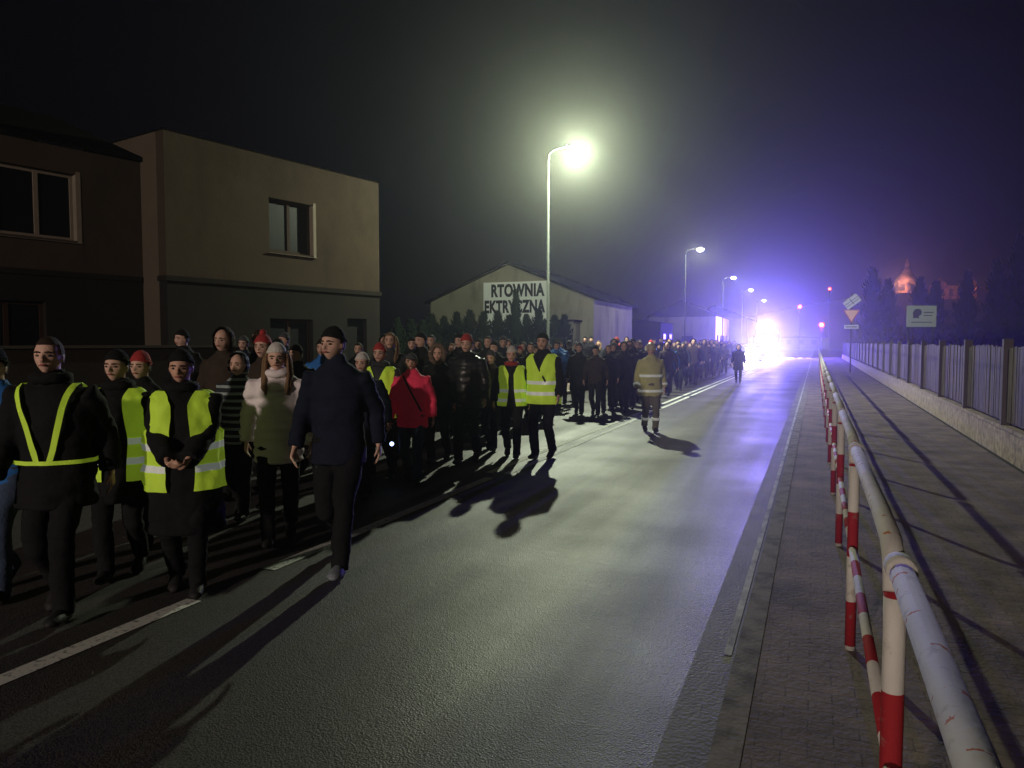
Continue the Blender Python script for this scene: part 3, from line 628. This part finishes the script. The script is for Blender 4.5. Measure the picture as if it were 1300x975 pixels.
    if vt in ('full','open'):
        gap=.0 if vt=='full' else g('gap',.03)
        def neck(z): return max(gap+(.05*(1.4-z)*(1+.5*math.sin(z*9+seed)) if vt=='open' else 0),(z-1.24)*.36)
        hemz=.80+.04*math.sin(seed)
        mb=MB()
        for sd in (-1,1):
            panel(mb,hemz,1.475,neck,side,.030,True,sd); panel(mb,hemz,1.475,lambda z:0 if z<1.4 else (z-1.4)*.9,side,.030,False,sd)
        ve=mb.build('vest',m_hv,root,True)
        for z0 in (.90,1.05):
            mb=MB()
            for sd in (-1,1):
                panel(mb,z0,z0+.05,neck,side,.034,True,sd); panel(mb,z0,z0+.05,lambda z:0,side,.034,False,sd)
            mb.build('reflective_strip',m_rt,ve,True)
    elif vt:
        mb=MB(); cf=lambda z:.035+(z-1.0)*.22
        for sd in (-1,1):
            for fr in (True,False): panel(mb,1.0,1.47,lambda z:cf(z)-.015,lambda z:cf(z)+.015,.028,fr,sd,4)
            for fr in (True,False): panel(mb,.975,1.0,lambda z:0,lambda z:9,.028,fr,sd,14)
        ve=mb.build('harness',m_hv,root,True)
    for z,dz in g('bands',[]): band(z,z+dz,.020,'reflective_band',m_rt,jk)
    if g('legband'):
        for sd in (-1,1):
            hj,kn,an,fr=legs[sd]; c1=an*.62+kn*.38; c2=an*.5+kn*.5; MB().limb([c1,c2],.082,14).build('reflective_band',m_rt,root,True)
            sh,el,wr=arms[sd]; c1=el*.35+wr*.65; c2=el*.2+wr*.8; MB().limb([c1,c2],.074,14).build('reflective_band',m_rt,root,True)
    hm=g('hatm',m_hbk); ht=g('hat','beanie')
    def rough(a): return lambda d,q: q*(1+a*noise.noise(d*6+V((seed,0,0))))
    if ht=='beanie':
        def bf(d,q):
            if d.z>.3: q.z+=.014*d.z*(1+.8*math.sin(seed)); q.y+=.012*d.z
            return q*(1+.03*noise.noise(d*5+V((seed,0,0))))
        hh_=MB().sphere((0,.006,.016),(.088,.105,.116),bf,24,16,HM,keep=lambda d:d.z>(.28 if d.y<-.2 else -.05)).build('hat',hm,root,True)
        MB().torus((0,.005,.046),(.077,.092),.014,28,8,HM@Matrix.Rotation(R(-14),4,'X')).build('hat_cuff',hm,hh_,True)
        if g('pom'): MB().sphere((0,.01,.15),.035,rough(.3),12,8,HM).build('pompom',hm,hh_,True)
    elif ht=='cap':
        hh_=MB().sphere((0,.004,.01),(.086,.103,.116),None,24,16,HM,keep=lambda d:d.z>.28).build('hat',hm,root,True)
        MB().limb([(0,-.07,.05),(0,-.12,.052),(0,-.155,.042)],[(.075,.006),(.07,.006),(.04,.004)],16,mat=HM).build('visor',hm,hh_,True)
    elif ht=='helmet':
        hh_=MB().sphere((0,.005,.02),(.105,.13,.125),None,24,16,HM,keep=lambda d:d.z>-.15).build('helmet',m_hel,root,True)
        MB().torus((0,.005,.005),(.108,.132),.012,28,8,HM).build('helmet_rim',m_hel,hh_,True)
    elif ht=='hood':
        MB().sphere((0,.02,.0),(.112,.125,.15),rough(.10),24,16,HM,keep=lambda d:d.y>-.42).build('hood',g('jk',m_blk),root,True)
    if g('fur'):
        MB().torus((0,0,0),(.105,.135),.034,40,10,HM@Matrix.Translation((0,-.055,.0))@Matrix.Rotation(R(90),4,'X'),jit=.35).build('fur_trim',m_fur,root,True)
    hr=g('hair',m_bhair)
    if ht!='hood':
        MB().sphere((0,.006,.004),(.083,.102,.119),rough(.05),24,16,HM,keep=lambda d:(d.z>.42 if d.y<-.35 else d.z>-.42+.9*max(0,-d.y))).build('hair',hr,root,True)
    if g('long'):
        mb=MB()
        for sd in (-1,1):
            for dx in (0,.02):
                mb.limb([(sd*(.078+dx*.3),.01+dx,.06),(sd*(.094+dx),.0+dx,-.03),(sd*(.10+dx),-.045+dx*2,-.15),(sd*(.09+dx),-.125+dx,-.25),(sd*.085,-.14+dx,-.31)],[(.012,.028),(.015,.036),(.018,.034),(.02,.02),(.01,.008)],10,mat=HM)
        mb.limb([(0,.06,.05),(0,.09,-.05),(0,.11,-.18),(0,.12,-.32)],[(.07,.04),(.08,.04),(.085,.035),(.05,.02)],12,mat=HM)
        mb.build('long_hair',hr,root,True)
    if g('scarf'):
        MB().torus((0,lean-.01,1.50),(.085,.085),.038,24,10,jit=.2).build('scarf',g('scarf'),root,True)
    if g('strap'):
        mb=MB(); nz=24
        for a_ in range(nz+1):
            z=.98+(1.46-.98)*a_/nz; x=-.12+(1.5-z)*.5; rx,ry=torr(z,k)
            for e in (-.014,.014):
                xx=x+e; mb.v.append(V((xx,-(ry+.030)*math.sqrt(max(0,1-(xx/(rx+.02))**2))+lean*max(0,(z-1)/.5),z)))
        for a_ in range(nz): mb.f.append((2*a_,2*a_+1,2*a_+3,2*a_+2))
        mb.build('bag_strap',m_blk,root,True)
    return root
random.seed(21)
FR=.0085
def put(px,py,top,rzd,label,o,fine=.014,group=None):
    P=gp(px,py); H=max(1.5,min(1.9,hz(px,top,P))); return person(P,H,R(rzd),label,o,group,fine)
put(8,752,447,25,'person in bright blue jacket at the left edge of the crowd',dict(jk=m_blj,tr=m_jean,hat='beanie',hatm=m_hbk,hyaw=.1,puff=.008),FR)
put(78,778,429,30,'person in black with yellow harness vest crossed on the chest, front left',dict(vest='harness',hat=None,hair=m_bhair,hyaw=.05,k=1.1,hem=.70,st=.35,scarf=m_blk,slv=1.15),FR)
put(158,730,447,34,'person in black hat and open yellow vest between harness wearer and broad vest wearer',dict(vest='open',gap=.06,k=1.1,hem=.6,hyaw=-.2,lead=-1,st=.3,loose=.035,scarf=m_blk,slv=1.15),FR)
put(188,690,450,20,'person in red hat peering between the two yellow vests at left',dict(hatm=m_hrd,hem=.7,jk=m_blk))
put(238,748,447,38,'broad person in long black coat and yellow vest with scarf, hands together in front',dict(vest='open',gap=.05,k=1.22,hem=.45,fat=1.15,scarf=m_blk,hatm=m_hbk,hyaw=-.1,hpit=.08,hand_r=(-.06,-.33,1.02),hand_l=(.07,-.33,1.01),curl=.9,st=.2,skin=SK[1],loose=.035,slv=1.2),FR)
put(308,655,450,22,'person in striped grey knit sweater and hood beside the white jacket',dict(jk=m_kn,hatm=m_hgr,hat='hood',hyaw=-.1,tr=m_blk))
put(340,640,427,15,'person in red bobble hat directly behind the fair haired woman',dict(hatm=m_hrd,pom=1,jk=m_brn))
put(356,686,438,36,'fair haired woman in white jacket and white knit hat walking',dict(jk=m_wtj,hatm=m_hwh,hair=m_blond,long=1,puff=.014,hem=.72,tr=m_blk,k=1.02,lead=-1,hyaw=-.05,hpit=.1,skin=SK[0],scarf=m_wtj,slv=1.15),FR)
put(432,715,418,20,'tall man in navy jacket and black hat striding in front of the crowd',dict(jk=m_nav,hatm=m_hbk,k=1.0,hem=.76,tr=m_blk,st=.66,hyaw=-.35,slv=1.1,shoe=m_shl,fat=1.08,sw=.8,hx=-.02),FR)
put(463,628,450,15,'person in white patterned hat behind the navy jacket man',dict(hatm=m_hwh,jk=m_nav))
put(485,608,438,15,'person in yellow vest and dark red hat behind the red jacket',dict(vest='full',hatm=m_hrd,lead=-1,hyaw=0,jk=m_gry,scarf=m_gry,loose=.025))
put(524,612,449,22,'man in bright red jacket and dark cap carrying a small lantern',dict(jk=m_rdj,tr=m_jean,hat='cap',hatm=m_hgr,k=1.02,strap=1,hem=.76,skin=SK[1],hyaw=.05,sw=.6))
put(558,586,440,15,'person in dark coat with fur trimmed hood beside the red jacket',dict(hat='hood',fur=1,hem=.66,k=1.04,lead=-1))
put(594,587,427,12,'tall man in shiny black leather jacket and dark red beanie',dict(jk=m_lea,hatm=m_hrd,k=1.14,puff=.006,hem=.78,slv=1.15,lead=-1,scarf=m_blk))
put(624,571,447,10,'shorter person in dark clothes between leather jacket and white hat',dict(hatm=m_hgr,jk=m_brn))
put(650,580,442,18,'person in yellow vest, white knit hat and red scarf, dark trousers',dict(vest='open',hatm=m_hwh,scarf=m_hrd,hyaw=0,k=1.04,loose=.03))
put(690,582,424,0,'tall person in yellow vest and black beanie at right front of the crowd',dict(vest='full',hatm=m_hbk,k=1.06,lead=-1,st=.25,hyaw=.1,strap=1,loose=.025))
put(735,526,436,10,'person in long dark coat just right of the tall vest wearer',dict(hem=.6,hatm=m_hgr,k=1.1))
put(772,524,438,6,'person in navy padded jacket, middle of the dark row left of the firefighter',dict(jk=m_nav,hat=None,lead=-1,puff=.01))
put(792,522,435,4,'person in black jacket and hood just left of the firefighter',dict(hat='hood',jk=m_blk,k=1.1))
put(756,527,440,8,'person in dark brown jacket and black beanie in the dark row',dict(jk=m_brn,hatm=m_hbk))
put(825,548,437,20,'firefighter in yellowish jacket with reflective bands and darker trousers on the road',dict(jk=m_ffs,tr=m_fft,hat='helmet',hem=.72,k=1.14,fat=1.15,bands=[(.80,.05),(1.10,.05)],legband=1,st=.3,sw=.6))
put(937,486,438,5,'lone person in dark clothes walking on the lit road before the vehicles',dict(hat='hood',hem=.6,k=1.05))
P=gp(500,612); z=hz(500,563,P)
ln=thing('lantern','small glowing lantern hanging from the hand of the red jacket man','lantern',(P.x,P.y,z))
MB().limb([(0,0,-.06),(0,0,-.05),(0,0,.05),(0,0,.07)],[.04,.045,.04,.02],10).torus((0,0,.10),.03,.004,14,6,Matrix.Translation((0,0,.10))@Matrix.Rotation(R(90),4,'X')@Matrix.Translation((0,0,-.10))).build('cage',m_head,ln,True)
MB().sphere((0,-.035,0),.026,nu=10,nv=8).build('bulb',glow('lantern_glow',(.4,.55,1),5),ln,True)
vs_=[]
defs=[('person in black jacket and beanie',dict(k=1.06)),('person in navy coat, grey hat',dict(jk=m_nav,hatm=m_hgr,hem=.6,lead=-1)),
('person in brown jacket, hood up',dict(jk=m_brn,hat='hood')),('person with fair long hair, grey jacket',dict(jk=m_gry,hat=None,hair=m_blond,long=1)),
('person in black coat, red hat',dict(hatm=m_hrd,hem=.55,lead=-1)),('bareheaded person in black jacket',dict(hat=None,puff=.01)),
('person in blue padded jacket',dict(jk=m_blj,puff=.01,hatm=m_hbk)),('person in pale jacket, white hat',dict(jk=m_wtj,hatm=m_hwh,lead=-1))]
for nm,o in defs:
    r=person(V((0,-30,0)),1.75,0,nm,o,None,.018); vs_.append([r,nm,False])
placed=[(ob.location.x,ob.location.y) for ob in C.objects if ob.name.startswith('person') and ob.parent is None and ob.location.y>-5]
def free(x,y,d=.52): return all((x-a)**2+(y-b)**2>d*d for a,b in placed)
random.seed(5); cnt=0
y=6.6
while y<60 and cnt<145:
    n=2 if y<9 else 3
    for q in range(n):
        for _ in range(6):
            xmax=-5.6 if y<9 else (-5.3 if y<16 else (-4.25 if y<30 else (-4.4 if y<42 else -5.3)))
            x=random.uniform(-8.3,xmax) if q else random.uniform(xmax-.6,xmax); yy=y+random.uniform(-.4,.4)
            if free(x,yy):
                placed.append((x,yy)); w=random.choices(range(8),[6,5,4,1.5,2,4,.8,.4 if y<18 else .8])[0]; V_=vs_[w]
                if not V_[2]: r=V_[0]; V_[2]=True
                else: r=copy_tree(V_[0])
                s=random.uniform(1.56,1.80)/1.75; r.scale=(s,s,s); r.location=(x,yy,0 if x>-7.3 else .1); r.rotation_euler=(0,0,R(random.uniform(-10,26)))
                zone='in the near packed crowd' if yy<18 else ('midway along the packed crowd' if yy<40 else 'far back in the crowd by blue light')
                r['label']=V_[1]+' '+zone; r['group']='people '+zone+', '+V_[1]; cnt+=1; break
    y+=.85 if y<20 else 1.2
for V_ in vs_:
    if not V_[2]:
        for ch_ in list(V_[0].children_recursive): bpy.data.objects.remove(ch_)
        bpy.data.objects.remove(V_[0])
bpy.data.scenes.remove(TS)
print('crowd',cnt)
